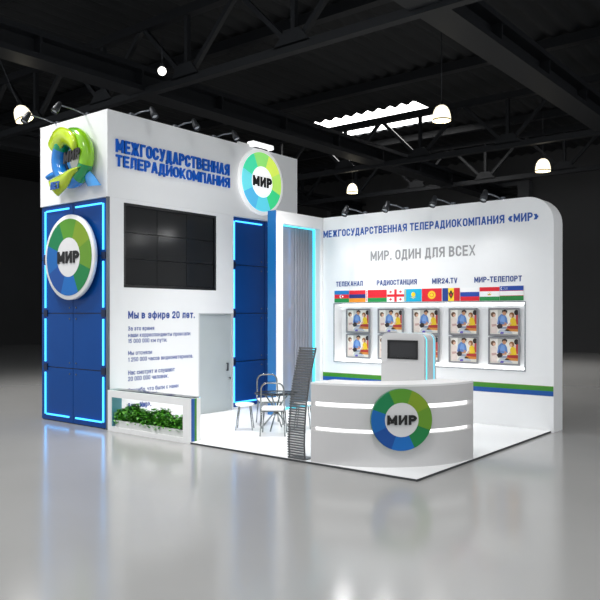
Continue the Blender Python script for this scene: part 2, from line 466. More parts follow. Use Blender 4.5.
# hanging bell lamps
def bell(loc, d, label, tilt=0.):
    t = thing('bell_lamp', label, 'lamp', loc, 0, 'bell lamps hanging from the roof')
    r = d/2
    prof = [(0,.98*d*.86),(r*.34,d*.84),(r*.62,d*.74),(r*.84,d*.55),(r*.95,d*.34),(r*1.,d*.16),(r*1.0,0)]
    sh = done('lamp_shade', B().lathe(prof, seg=28), LAMPS, t, local=True)
    done('shade_band', B().lathe([(r*1.005,0),(r*1.03,.005),(r*1.03,d*.06),(r*1.0,d*.075)], seg=28), mat('lamp_band',(196,178,120),.5), t, local=True)
    done('bulb', B().lathe([(0,d*.12),(r*.3,d*.2),(r*.36,d*.32),(r*.2,d*.5),(0,d*.55)], seg=16), BULBW, t, local=True)
    done('cap', B().lathe([(0,d*.99),(r*.2,d*.98),(r*.22,d*.8),(r*.5,d*.79)], seg=16), DARKM, t, local=True)
    lamp('SPOT', (loc[0],loc[1],loc[2]-.02), (loc[0],loc[1],0), 1300, 2.5, 1., .25, (1,.98,.95), 'bulb_light', t)
    H = 10.1-loc[2]
    done('hanging_rod', B().tube([(0,0,d*.95),(0,0,max(H,d*1.2))], .012), DARKM, t, local=True)
    return t
bell((-4.95,10.1,7.22), .50, 'glowing bell lamp hanging just right of the bright skylight')
bell((-5.2,18.4,7.16), .54, 'glowing bell lamp hanging above the rounded corner of the flag wall')
bell((-13.6,18.4,7.25), .48, 'glowing bell lamp hanging low over the left end of the flag wall')
l = bell((-13.4,2.8,7.14), .46, 'tilted glowing bell lamp left of the tower top'); l.rotation_euler = (.25,-.3,0)
t = thing('globe_lamp', 'small round white lamp hanging under the roof above the tower', 'lamp', (-8.4,3.25,7.5))
done('bulb', B().lathe([(.095*math.sin(PI*k/10), -.095*math.cos(PI*k/10)) for k in range(11)], seg=20), BULBW, t, local=True)
done('socket', B().lathe([(0,.17),(.04,.17),(.045,.085),(0,.085)], seg=12), DARKM, t, local=True)
done('hanging_rod', B().tube([(0,0,.16),(0,0,.7)], .01), DARKM, t, local=True)

# dark vent boxes high on the back wall
for i,(x0,x1,z0,z1) in enumerate(((-23.2,-20.9,7.6,9.1),(-12.2,-10.0,7.0,9.0))):
    t = thing('wall_vent', ['dark grey vent box on the back wall left of the flag wall top','dark grey vent box on the back wall behind the rounded corner'][i], 'vent', ((x0+x1)/2,29.98,z0), 0, 'vent boxes on the back wall')
    done('housing', B().plate(rect(x0,x1,z0,z1),[rect(x0+.25,x1-.6,z0+.2,z1-.2)], on_front(29.98), .5), mat('vent_grey',(78,79,82),.6), t)
    bb = B()
    for k in range(6):
        zz = z0+.3+(z1-z0-.6)*k/5; bb.box(x0+.25,x1-.6,29.6,29.9,zz-.02,zz+.02)
    done('louvre', bb, BLACK, t)

# ------------------------------------------------------------------ platform
t = thing('platform', 'white glossy raised floor platform under the whole exhibition stand', 'platform', (-3,2.25,0))
done('deck', B().box(-3.92,0,0,4.495,.006,.03).box(-5.98,-3.92,.222,4.495,.006,.03), PLATW, t)
bb = B(); bb.box(-3.92,.006,-.006,0,0,.027); bb.box(0,.006,0,4.495,0,.027)
done('edge_trim', bb, EDGE, t, label='thin dark edge strip')

# ------------------------------------------------------------------ tower
XT = -6.0
tower = thing('tower', 'tall white exhibition tower block with blue lit panels and dark screen', 'tower', (-7.04,2.6,0))
done('fascia', B().box(-8.07,XT,0,5.17,4.0,5.5, bev=.006), WALLW, tower)
bb = B()
to3 = on_side(XT)
bb.plate(rect(.05,5.17,.0,4.0), [rect(.343,2.604,2.452,3.938), rect(2.143,3.04,.032,1.985), rect(3.09,5.13,.06,3.99)],
         lambda u,v,d: (XT-d,u,v), .1)
bb.box(-8.02,-6.2,.12,5.17,0,3.99)
bb.box(-6.2,-6.1,.05,5.17,0,.03)
done('wall_panel', bb, WALLW, tower)
done('corner_post', B().box(-6.035,-5.997,-.002,.048,0,4.0), GREYM, tower, label='slim grey metal corner post')

def light_panels(plane, us, vs, tube_u, parent, tv0, tv1, flip=1):
    """blue panels in a grid with light tubes round the edge and bolts at the joints"""
    g = .008
    for i in range(len(us)-1):
        for j in range(len(vs)-1):
            p = done('blue_panel', B().poly(rect(us[i]+g,us[i+1]-g,vs[j]+g,vs[j+1]-g), plane, -.03, 0), BLUEP, parent)
            for (cu,cv) in ((us[i]+.1,vs[j]+.1),(us[i+1]-.1,vs[j]+.1),(us[i]+.1,vs[j+1]-.1),(us[i+1]-.1,vs[j+1]-.1)):
                done('bolt', B().poly(ell(cu,cv,.014,.014,10), plane, 0, .012), GREYM, p)
    for j in range(len(vs)-1):
        for k,u in enumerate(tube_u):
            a = vs[j]+.10 if j else tv0; e = vs[j+1]-.10 if j < len(vs)-2 else tv1
            c = B().poly(rect(u-.016,u+.016,a,e), plane, .006, .026)
            done('light_tube', c, LEDB, parent)
            c = B().poly(rect(u-.055,u+.055,vs[j+1]-.06,vs[j+1]+.06 if j<len(vs)-2 else vs[j+1]), plane, 0, .02) if j<len(vs)-2 else None
            if c: done('tube_bracket', c, SEAM, parent)
    for i in range(len(us)-1):
        for v in (tv0, tv1):
            a = tube_u[0]+.04 if i == 0 else us[i]+.1; e = us[i+1]-.1 if i < len(us)-2 else tube_u[1]-.04
            done('light_tube', B().poly(rect(a,e,v-.014,v+.014), plane, .006, .026), LEDB, parent)

done('panel_backing', B().box(-8.06,-6.04,.05,.11,.0,3.995), SEAM, tower)
light_panels(on_front(.03), [-8.065,-7.05,-6.035], [.01,1.,2.,3.,3.995], (-7.915,-6.135), tower, .12, 3.90)
# recessed niche on the side wall
done('niche_backing', B().box(-6.2,-6.12,3.05,5.17,.03,3.99), SEAM, tower)
light_panels(on_side(-6.06), [3.09,4.11,5.13], [.06,1.,2.,3.,3.985], (3.155,4.945), tower, .16, 3.90)
# door in the side wall
dr = done('door', B().box(-6.07,-6.012,2.15,3.033,.034,1.978, bev=.004), DOORM, tower, label='grey frosted flush door')
done('door_frame', B().plate(rect(2.12,3.085,.03,2.005), [rect(2.15,3.036,.034,1.98)], to3, .006), mat('door_frame_grey',(196,199,200),.4), tower)
hb = B().bar((-5.97,2.9,.84),(-5.97,2.9,1.0),.022); hb.bar((-6.012,2.9,.85),(-5.965,2.9,.85),.014); hb.bar((-6.012,2.9,.99),(-5.965,2.9,.99),.014)
done('handle', hb, DARKM, dr)
done('lock', B().lathe([(0,.02),(.022,.02),(.026,0)], seg=14, M=Matrix.Translation((-6.012,2.985,.68)) @ Matrix.Rotation(PI/2,4,'Y')), CHROME, dr)
# printed text on the side wall
def P(s, a, e, base, h, bo=.15):
    tx = B(); add_text(tx, s, to3, a, e, base, h, .0025, 0, bo)
    done('printed_line', tx, TXTD, tower, label='blue printed Cyrillic text line')
P('Мы в эфире 20 лет.', .437, 2.02, 1.905, .135, .20)
P('За это время', .437, 1.02, 1.695, .074)
P('наши корреспонденты проехали', .437, 1.90, 1.578, .074)
P('15 000 000 км пути.', .437, 1.325, 1.474, .074)
P('Мы отсняли', .437, .97, 1.262, .074)
P('1 250 000 часов видеоматериала.', .437, 1.97, 1.147, .074)
P('Нас смотрят и слушают', .437, 1.51, .915, .078)
P('20 000 000 человек.', .437, 1.36, .805, .078)
P('Спасибо, что были с нами', .437, 1.60, .605, .074)
P('все эти годы!', .437, 1.08, .50, .074)
P('Ваш «Мир».', .437, .95, .318, .1, .18)

# video wall
vs = thing('video_screen', 'large dark video wall of nine tiles set into the white tower', 'screen', (-6.08,1.474,2.45))
done('screen_frame', B().plate(rect(.345,2.602,2.454,3.936), [rect(.395,2.552,2.5,3.89)], lambda u,v,d:(-6.01-d,u,v), .07), BLACK, vs)
for i in range(3):
    for j in range(3):
        u0 = .395+i*.719; v0 = 2.5+j*.4633
        done('display_panel', B().box(-6.085,-6.03,u0+.003,u0+.716,v0+.003,v0+.460, bev=.003), SCREEN, vs)

# raised lettering on the tower
bb = B(); add_text(bb, 'МЕЖГОСУДАРСТВЕННАЯ', to3, .167, 2.955, 4.79, .225, .03, 0, .18)
tag(done('sign_lettering', bb, TXTB), 'upper line of raised blue Cyrillic letters on the tower, above the dark screen', 'sign', 'raised lettering on the tower')
bb = B(); add_text(bb, 'ТЕЛЕРАДИОКОМПАНИЯ', to3, .167, 2.965, 4.545, .20, .03, 0, .18)
tag(done('sign_lettering', bb, TXTB), 'lower line of raised blue Cyrillic letters on the tower, above the dark screen', 'sign', 'raised lettering on the tower')

# ------------------------------------------------------------------ round logo signs
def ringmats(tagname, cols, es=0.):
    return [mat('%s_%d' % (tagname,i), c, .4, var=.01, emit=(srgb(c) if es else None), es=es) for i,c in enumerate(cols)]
RC = [(84,148,34),(124,154,26),(96,144,32),(10,122,62),(0,102,182),(0,72,150),(0,98,174),(0,124,72)]
RL = [(150,232,120),(222,248,96),(190,240,104),(60,218,140),(96,218,240),(84,190,236),(110,226,238),(70,222,170)]  # lighter copy of RC: spotlit brightness put into the colour
def logo_sign(label, M, R, rim, inner, thick, cols, hubcol, es=0., txt=.34, th=.30, tname='ring', a0=115., hub_em=0.):
    """disc facing local -Y; M places it"""
    t = thing('round_logo_sign', label, 'sign', tuple(M.translation), 0, 'round logo signs')
    t.rotation_euler = M.to_euler()
    to = on_front(0.)
    lat = Matrix.Rotation(PI/2,4,'X')
    done('disc', B().lathe([(0,-.0),(R*.985,0),(R,thick*.1),(R,thick*.9),(R*.985,thick),(0,thick)], seg=72, M=lat @ Matrix.Translation((0,0,-thick))), rim, t, local=True)
    RR = R*inner[0]; ri = R*inner[1]
    c = B()
    for k in range(8):
        A = math.radians(a0-45*k); Bn = math.radians(a0-45*(k+1))
        n = 10
        o = [(RR*math.cos(A+(Bn-A)*q/n), RR*math.sin(A+(Bn-A)*q/n)) for q in range(n+1)]
        i_ = [(ri*math.cos(A+(Bn-A)*q/n), ri*math.sin(A+(Bn-A)*q/n)) for q in range(n+1)]
        for q in range(n):
            c.poly([o[q],o[q+1],i_[q+1],i_[q]], to, .0, .008, k)
    done('color_ring', c, ringmats(tname, cols, es), t, local=True, label='ring of green and blue segments')
    done('hub', B().poly(ell(0,0,ri,ri,48), to, 0, .01), hubcol, t, local=True)
    c = B(); add_text(c, 'МИР', to, -R*txt, R*txt, -R*th/2, R*th, .024, 0, .27)
    done('lettering', c, TXTK, t, local=True, label='bold black word on the hub')
    return t
M = Matrix.Translation((-6.99,-.10,3.0))
logo_sign('round colour ring sign with white rim on the blue front of the tower', M, 0.762, WHITE, (.90,.46), .07, RC, mat('hub_light_grey',(222,222,222),.4), txt=.43, th=.28)
M = Matrix.Translation((-5.92,3.875,4.785)) @ Matrix.Rotation(PI/2,4,'Z')
logo_sign('large bright round colour ring sign at the top of the tower side', M, .695, mat('sign_rim_spotlit',(255,255,255),.4,emit=(1,1,1),es=.25), (.90,.47), .055, RL, mat('hub_spotlit',(255,255,255),.4,emit=(1,1,1),es=.5), es=.42, txt=.43, th=.31, tname='spotlit_ring')  # ring, rim and hub glow to carry the spotlit brightness
done('standoff', B().box(-5.999,-5.975,3.6,4.15,4.55,5.05), GREYM, None)
so = bpy.data.objects['standoff']; par = [o for o in COL.objects if o.name.startswith('round_logo_sign')][-1]
so.parent = par; so.matrix_parent_inverse = (Matrix.Translation(par.location) @ par.rotation_euler.to_matrix().to_4x4()).inverted()

# ------------------------------------------------------------------ anniversary emblem on the tower front
em = thing('anniversary_emblem', 'glossy green and blue ring emblem with ribbon on the white tower front', 'emblem', (-6.98,-.1,4.2))
GLO = lambda n,c: mat(n, c, .18, var=.04, coat=.6)
ecols = [GLO('emblem_lime',(140,204,28)), GLO('emblem_green',(0,142,74)), GLO('emblem_blue',(24,120,200)), GLO('emblem_teal',(0,150,96)), GLO('emblem_grass',(96,172,30))]
c = B(); Rm, rt, NX, NZ = .425, .13, -6.80, 4.735
seg_of = lambda a: 0 if -22 <= a < 62 else 4 if 62 <= a < 112 else 3 if 112 <= a < 150 else 2 if a >= 150 or a < -62 else 1
n = 64; rings = []
for k in range(n):
    a = 2*PI*k/n
    ring = []
    for q in range(14):
        w = 2*PI*q/14
        rr = Rm+rt*math.cos(w)
        ring.append(c.bm.verts.new((NX+rr*math.cos(a)*1.0, -.15-rt*math.sin(w), NZ+rr*math.sin(a)*.97)))
    rings.append(ring)
for k in range(n):
    a = math.degrees(2*PI*(k+.5)/n); a = a-360 if a > 180 else a
    for q in range(14):
        f = c.bm.faces.new((rings[k][q],rings[k][(q+1)%14],rings[(k+1)%n][(q+1)%14],rings[(k+1)%n][q])); f.material_index = seg_of(a); f.smooth = True
done('ring', c, ecols, em, label='thick tubular ring, lime above and blue below')
def ribbon(pts, mi_mat, name, th=.03, lab=None, bulge=.05):
    """pts: (left edge point, right edge point) rows -> thick curved sheet"""
    c = B(); rows = []
    def cat(L):
        out = []
        for i in range(len(L)-1):
            p0, p1, p2, p3 = L[max(i-1,0)], L[i], L[i+1], L[min(i+2,len(L)-1)]
            for s in range(6):
                t = s/6
                out.append(.5*((2*p1)+(p2-p0)*t+(2*p0-5*p1+4*p2-p3)*t*t+(3*p1-p0-3*p2+p3)*t**3))
        out.append(L[-1]); return out
    A = cat([Vector(p[0]) for p in pts]); Z = cat([Vector(p[1]) for p in pts])
    for a,z in zip(A,Z):
        r = []
        for q in range(7):
            t = q/6; p = a.lerp(z,t); p = p + Vector((0,-bulge*math.sin(PI*t),0)); r.append(p)
        rows.append(r + [p+Vector((0,th,0)) for p in r[::-1]])
    c.strip(rows, closed=True)
    for r in (rows[0], rows[-1]):
        c.bm.faces.new([c.bm.verts.new(p) for p in r])
    return done(name, c, mi_mat, em, label=lab)
RIB = GLO('ribbon_lime',(186,214,30))
ribbon([((-7.489,-.20,5.119),(-7.275,-.20,4.862)),
        ((-7.249,-.26,5.236),(-7.014,-.24,4.939)),
        ((-6.937,-.30,5.275),(-6.86,-.28,4.961)),
        ((-6.624,-.31,5.159),(-6.70,-.30,4.894)),
        ((-6.486,-.30,4.993),(-6.569,-.30,4.79)),
        ((-6.50,-.26,4.809),(-6.54,-.26,4.763))], RIB, 'ribbon_curl', lab='broad lime ribbon curl')
ribbon([((-6.374,-.28,4.515),(-6.457,-.28,4.448)),
        ((-6.629,-.30,4.507),(-6.57,-.30,4.39)),
        ((-6.983,-.30,4.44),(-6.779,-.29,4.212)),
        ((-7.377,-.26,4.382),(-7.113,-.25,4.086))], GLO('ribbon_olive',(176,198,24)), 'ribbon_tail', lab='yellow green ribbon end carrying blue letters')
ribbon([((-7.511,-.20,4.513),(-7.457,-.22,4.409)),((-7.40,-.18,4.56),(-7.32,-.21,4.44)),((-7.25,-.13,4.60),(-7.15,-.15,4.46))], ecols[2], 'ribbon_fold', lab='blue ribbon fold')
ribbon([((-6.30,-.15,4.44),(-6.45,-.15,4.34)),((-6.19,-.14,4.35),(-6.40,-.15,4.26)),((-6.036,-.12,4.177),(-6.369,-.14,4.186))], GLO('ribbon_blue',(70,156,228)), 'ribbon_end', lab='light blue ribbon end', bulge=.02)
c = B(); c.lathe([(.27*math.sin(PI*k/12), -.27*math.cos(PI*k/12)) for k in range(13)], seg=28, M=Matrix.Translation((-6.70,-.13,4.73)) @ Matrix.Diagonal((1.,.4,1.,1)))
for f in c.bm.faces:
    cx = sum(v.co.x for v in f.verts)/len(f.verts); f.material_index = 0 if cx > -6.76 else 1
done('globe', c, [mat('globe_white',(228,228,228),.15), GLO('globe_blue',(70,140,200))], em, label='white and blue globe inside the ring')
c = B(); slant = lambda u,v,d: (u, -.30-d, v+.10*(u+6.88))
add_text(c, 'МИР', slant, -6.83,-6.36, 4.60, .19, .02, 0, .24, ital=.12)
done('lettering', c, mat('emblem_black',(36,34,36),.3), em)
c = B(); slant2 = lambda u,v,d: (u, -.325-d, v+.0*(u+7.2))
add_text(c, 'ЛЕТ', slant2, -7.20,-6.92, 4.19, .13, .02, 0, .24, ital=.1)
done('word_lettering', c, GLO('emblem_letter_blue',(20,84,168)), em)
done('mount', B().box(-7.1,-6.5,-.05,-.011,4.5,4.98), DARKM, em)

# ------------------------------------------------------------------ planter wall on the front edge
pl = thing('planter_wall', 'low white planter frame with glass top beside the blue tower front', 'planter', (-4.95,.11,0))
c = B(); c.plate(rect(-5.992,-3.93,0,.69), [rect(-5.888,-4.10,.075,.575)], lambda u,v,d:(u,.0+d,v), .215)
done('frame', c, WHITE, pl)
done('glass_top', B().box(-5.98,-3.935,.02,.20,.694,.706), GLASS, pl)
done('glow_edge', B().box(-5.98,-3.94,.205,.217,.69,.70), LEDC, pl)
done('blue_stripe', B().box(-3.93,-3.926,.02,.085,.02,.688), STRB, pl)
done('green_stripe', B().box(-3.93,-3.926,.085,.13,.02,.688), STRG, pl)
done('trough', B().plate(rect(-5.8,-4.11,.02,.20), [rect(-5.78,-4.13,.04,.18)], lambda u,v,d:(u,v,.076+d), .115), mat('trough_white',(214,216,214),.5), pl)
done('teal_liner', B().box(-5.886,-5.880,.01,.21,.08,.57), mat('teal_side',(92,160,176),.4), pl)
# foliage
c = B()
for k in range(2600):
    x = random.uniform(-5.83,-4.115); y = random.uniform(.02,.20)
    hmax = .25 + .055*math.sin(x*9)+.035*math.sin(x*23+1)
    z = .15 + hmax*random.random()**.7
    z = min(z, .52)
    s_ = random.uniform(.045,.085); az = random.uniform(0,2*PI); ti = random.uniform(-.9,.5)
    d = Vector((math.cos(az)*math.cos(ti), math.sin(az)*math.cos(ti)*.7, math.sin(ti)))
    sd = d.cross(Vector((0,0,1))).normalized(); up = sd.cross(d)
    p = Vector((x,y,z)); w = s_*.55
    pts = [p, p+d*s_*.4+sd*w+up*.006, p+d*s_+up*-.006, p+d*s_*.4-sd*w+up*.006]
    pts = [Vector((min(max(q.x,-5.87),-4.112), min(max(q.y,-.012),.24), max(q.z,.1))) for q in pts]
    v = [c.bm.verts.new(q) for q in pts]
    f1 = c.bm.faces.new((v[0],v[1],v[2])); f2 = c.bm.faces.new((v[0],v[2],v[3]))
    m_ = random.choice((0,0,1)); f1.material_index = f2.material_index = m_
for k in range(30):
    x = -5.8+k*.057
    c.tube([(x,.11,.1),(x+.02,.1,.3)], .006, 1, seg=5)
o = tag(done('foliage', c, [LEAF1,LEAF2], fix=False), 'dense low row of green leaves growing in the white planter frame', 'plants'); o['kind'] = 'stuff'

# ------------------------------------------------------------------ light arch between tower and flag wall
ar = thing('light_arch', 'white framed arch with smoked sheet and cyan light between tower and flag wall', 'arch', (-4.87,3.75,.03))
done('frame', B().plate(rect(3.0,4.498,.03,3.99), [rect(3.20,4.40,.10,3.75)], lambda u,v,d:(-4.77-d,u,v), .21), WHITE, ar)
done('front_face', B().box(-4.978,-4.772,2.985,3.0,.03,3.99), BLUEF, ar, label='blue front edge')
done('smoked_sheet', B().box(-4.972,-4.966,3.2,4.4,.10,3.75), SHEET, ar, label='smoked grey translucent sheet')
for nm,bx in (('side_light',(-4.955,-4.90,4.385,4.398,.11,3.74)),('top_light',(-4.955,-4.90,3.21,4.39,3.735,3.748)),('base_light',(-4.955,-4.80,3.21,4.39,.102,.115)),('inner_light',(-4.955,-4.80,3.202,3.215,.11,3.74))):
    done(nm, B().box(*bx), LEDC, ar)
r0 = None
for k,u in enumerate((3.80,3.89,3.98,4.07,4.17,4.25)):
    if r0 is None: r0 = done('vertical_rod', B().box(-4.96,-4.945,u-.008,u+.008,.10,3.75), mat('rod_grey',(150,152,160),.5), ar); u0 = u
    else:
        o = r0.copy(); COL.objects.link(o); o.parent = ar; o.location = (0,u-u0,0)

# ------------------------------------------------------------------ flag wall
YB = 4.5
fw = thing('flag_wall', 'long white back wall of the stand with rounded corner and picture niche', 'wall', (-2.4,4.7,0))
rc = .46
prof = [(-4.768,.0),(.05,.0),(.05,3.99-rc)] + [(.05-rc+rc*math.cos(PI/2*k/10), 3.99-rc+rc*math.sin(PI/2*k/10)) for k in range(1,11)] + [(-4.768,3.99)]
niche = rect(-4.472,-.448,1.014,2.19)
done('wall_panel', B().plate(prof, [niche], lambda u,v,d:(u,YB+d,v), .43), WALLW, fw)
done('niche_back', B().box(-4.472,-.448,4.76,4.79,1.014,2.19), mat('niche_white',(246,247,248),.5), fw)
c = B(); c.plate(rect(-4.49,-.43,1.0,2.206), [rect(-4.472,-.448,1.014,2.19)], lambda u,v,d:(u,YB-.012+d,v), .012)
done('niche_trim', c, STEELTR, fw, label='thin grey niche edging')
done('niche_light', B().box(-4.46,-.46,4.735,4.757,1.018,1.036), LEDW, fw)
done('niche_light', B().box(-4.46,-.46,4.735,4.757,2.165,2.183), LEDW, fw)
done('green_stripe', B().box(-4.766,.046,4.496,4.5,.69,.765), STRG, fw)
done('olive_stripe', B().box(-4.766,.046,4.496,4.5,.745+.0202,.775), STRO, fw)
done('blue_stripe', B().box(-4.766,.046,4.496,4.5,.608,.69), STRB, fw)
ft = on_front(YB)
c = B(); add_text(c, 'МЕЖГОСУДАРСТВЕННАЯ ТЕЛЕРАДИОКОМПАНИЯ «МИР»', ft, -4.755,-.206, 3.575, .146, .004, 0, .185)
done('title_print', c, mat('title_blue',(26,84,170),.45), fw, label='blue printed Cyrillic title line')
c = B(); add_text(c, 'МИР. ОДИН ДЛЯ ВСЕХ', ft, -3.586,-1.354, 3.04, .19, .004, 0, .17)
done('slogan_print', c, TXTG, fw, label='grey printed Cyrillic slogan')
c = B()
for s_,a,e in (('ТЕЛЕКАНАЛ',-4.431,-3.772),('РАДИОСТАНЦИЯ',-3.44,-2.544),('MIR24.TV',-2.22,-1.706),('МИР-ТЕЛЕПОРТ',-1.373,-.497)):
    add_text(c, s_, ft, a, e, 2.55, .10, .004, 0, .18)
done('heading_print', c, mat('heading_blue',(40,70,140),.45), fw, label='four small blue printed headings')

# ------------------------------------------------------------------ flags
FCOL = {}
def fm(c): return mat('flag_%d_%d_%d' % c, c, .5, var=.01)
W_,R_,G_,Bl = (246,246,246),(222,24,44),(26,140,70),(30,64,150)
Yl,Or,Sky,Nav = (250,214,40),(244,150,40),(0,172,214),(34,48,120)
def flag(label, u0, u1, v0, v1, shapes):
    """shapes: (colour, 2-D polygon in 0..1 flag units, layer)"""
    t = thing('flag_panel', label, 'flag', ((u0+u1)/2,YB,v0), 0, 'flags in a row above the niche')
    done('board', B().box(u0,u1,YB-.012,YB-.001,v0,v1), mat('flag_board',(240,240,240),.5), t)
    cols = []; c = B()
    for col,poly,lay in shapes:
        if col not in cols: cols.append(col)
        c.poly([(u0+a*(u1-u0), v0+q*(v1-v0)) for a,q in poly], on_front(YB-.0121), 0, .0012*(lay+1), cols.index(col))
    done('print', c, [fm(k) for k in cols], t)
    return t
def bands(cols, horiz=True):
    n = len(cols); out = []
    for i,cc in enumerate(cols):
        a, e = i/n, (i+1)/n
        out.append((cc, rect(0,1,1-e,1-a) if horiz else rect(a,e,0,1), 0))
    return out
def sun(col, cu, cv, ru, rv, lay=1, n=16):
    return [(col, [(cu+(ru if k%2 else ru*.75)*math.cos(PI*k/n), cv+(rv if k%2 else rv*.75)*math.sin(PI*k/n)) for k in range(2*n)], lay)]
def crescent(col, cu, cv, ru, rv, inner, lay=1, shift=.35):
    return [(col, ell(cu,cv,ru,rv,18), lay), (inner, ell(cu+ru*shift,cv,ru*.8,rv*.8,18), lay+1)]
f_az = bands([(20,120,190),R_,G_]) + crescent(W_,.46,.5,.10,.15,R_) + sun(W_,.57,.5,.05,.075,3,4)
f_am = bands([R_,Nav,Or])
f_be = [(R_,rect(.1,1,.34,1),0),(G_,rect(.1,1,0,.34),0),(W_,rect(0,.1,0,1),0)] + [(R_,[(.05,.06+.125*k),(.085,.12+.125*k),(.05,.17+.125*k),(.015,.12+.125*k)],1) for k in range(7)]
f_ge = [(W_,rect(0,1,0,1),0),(R_,rect(.43,.57,0,1),1),(R_,rect(0,.43,.40,.60),1),(R_,rect(.57,1,.40,.60),1)]
for a in (.21,.79):
    for q in (.2,.8): f_ge += [(R_,rect(a-.03,a+.03,q-.1,q+.1),1),(R_,rect(a-.08,a+.08,q-.035,q+.035),2)]
f_kz = [(Sky,rect(0,1,0,1),0)] + sun(Yl,.52,.56,.14,.22) + [(Yl,[(.33,.36),(.52,.24),(.71,.36),(.52,.3)],1)] + [(Yl,rect(.035,.06,.05,.95),1),(Yl,rect(.08,.09,.05,.95),1)]
f_kg = [(R_,rect(0,1,0,1),0)] + sun(Yl,.5,.5,.22,.36,1,20) + [(R_,ell(.5,.5,.11,.17,20),2),(Yl,ell(.5,.5,.085,.13,20),3)]
f_md = bands([(24,62,140),Yl,(206,32,48)], False)
dk = (70,52,30)
f_md += [(dk,[(.5,.16),(.6,.4),(.66,.68),(.58,.62),(.54,.84),(.5,.76),(.46,.84),(.42,.62),(.34,.68),(.4,.4)],1),((200,40,40),rect(.45,.55,.38,.56),2)]
f_ru = bands([W_,(28,72,170),R_])
f_tj = [(R_,rect(0,1,.69,1),0),(W_,rect(0,1,.30,.69),0),(G_,rect(0,1,0,.30),0),((214,180,70),[(.42,.40),(.58,.40),(.60,.50),(.55,.47),(.5,.56),(.45,.47),(.40,.50)],1)] + [((214,180,70),ell(.5+.1*math.cos(a),.5+.12*math.sin(a),.012,.02,6),1) for a in (.5,1.05,1.57,2.1,2.6)]
f_uz = [((24,70,160),rect(0,1,.68,1),0),(R_,rect(0,1,.655,.68),0),(W_,rect(0,1,.345,.655),0),(R_,rect(0,1,.32,.345),0),((30,130,60),rect(0,1,0,.32),0)] + crescent(W_,.09,.84,.05,.12,(24,70,160)) + [(W_,ell(.17+.05*i,.77+.065*j,.01,.018,6),1) for i in range(4) for j in range(3) if i+j>1 or j==0]
for lab,u0,u1,top,sh in (
    ('blue red and green flag with white crescent, leftmost of the flag row',-4.464,-4.10,2.463,f_az),
    ('red blue and orange striped flag, second from left in the flag row',-4.096,-3.70,2.463,f_am),
    ('red and green flag with red ornament on its left edge',-3.696,-3.205,2.463,f_be),
    ('white flag with one large red cross and four small crosses',-3.195,-2.815,2.463,f_ge),
    ('sky blue flag with yellow sun and eagle',-2.806,-2.435,2.463,f_kz),
    ('red flag with round yellow sun',-2.428,-2.015,2.463,f_kg),
    ('blue yellow and red upright striped flag with dark eagle emblem',-2.0,-1.652,2.463,f_md),
    ('white blue and red striped flag without emblem in the flag row',-1.641,-1.272,2.463,f_ru),
    ('red white and green striped flag with small gold crown',-1.268,-.895,2.463,f_tj),
    ('blue white and green flag with thin red lines, rightmost of the flag row',-.891,-.462,2.475,f_uz)):
    flag(lab, u0, u1, 2.222, top, sh)

# ------------------------------------------------------------------ framed photographs in the niche
PW, PH = .585, .495
SK1,SK2 = (206,150,112),(232,188,160)
ph = []
def add(col, poly, lay): ph.append((col, poly, lay))
add((244,240,230), rect(0,1,0,1), 0)
add((206,204,196), rect(.28,.46,.45,1), 1); add((250,246,238), rect(0,.28,.7,1), 1)
add((226,200,190), rect(.80,1,.32,.75), 1)
add((236,222,214), [(.02,.06),(.24,.02),(.28,.34),(.24,.62),(.12,.72),(.03,.6)], 2)      # left figure, pale clothes
add((204,168,160), [(.08,.30),(.24,.34),(.22,.42),(.06,.4)], 3)
add((110,78,50), ell(.12,.80,.085,.105,14), 3); add(SK2, ell(.155,.765,.05,.065,12), 4)
add((96,136,200), [(.26,.42),(.30,.70),(.40,.82),(.52,.80),(.60,.66),(.63,.44),(.52,.36),(.36,.36)], 3)  # man in blue shirt
add((124,164,220), [(.36,.52),(.42,.76),(.52,.72),(.54,.50)], 4)
add((60,86,150), [(.30,.42),(.34,.58),(.38,.44)], 4)
add((48,38,38), [(.24,.34),(.34,.44),(.46,.40),(.44,.24),(.30,.22)], 4)
add(SK1, ell(.51,.85,.062,.085,14), 5); add((52,34,26), [(.43,.86),(.44,.97),(.54,1.0),(.61,.95),(.60,.84),(.56,.92),(.48,.92)], 6)
add(SK1, [(.50,.50),(.60,.46),(.58,.36),(.44,.34),(.44,.40),(.54,.42)], 5)
add((236,200,36), [(.70,.34),(.72,.60),(.80,.72),(.90,.62),(.94,.36)], 4)                # girl in yellow
add((150,96,50), ell(.77,.78,.085,.11,14), 5); add(SK2, ell(.745,.745,.05,.07,12), 6)
add((44,30,28), ell(.93,.88,.08,.11,14), 3); add((196,60,60), [(.90,.40),(.92,.78),(1,.80),(1,.40)], 3)
add(SK2, [(.66,.42),(.74,.50),(.76,.42),(.64,.36)], 6)
add((176,50,44), [(.58,.20),(.62,.34),(1,.36),(1,.20)], 5)                              # red table edge
add((214,140,60), [(.52,.14),(.60,.24),(1,.22),(1,.12)], 6)
add((200,206,214), [(.28,.06),(.36,.20),(.66,.20),(.80,.04)], 6)                         # papers
add((150,160,180), [(.40,.22),(.46,.31),(.62,.30),(.60,.22)], 6)
add((104,92,190), [(.36,.02),(.40,.10),(.50,.10),(.48,.02)], 7)
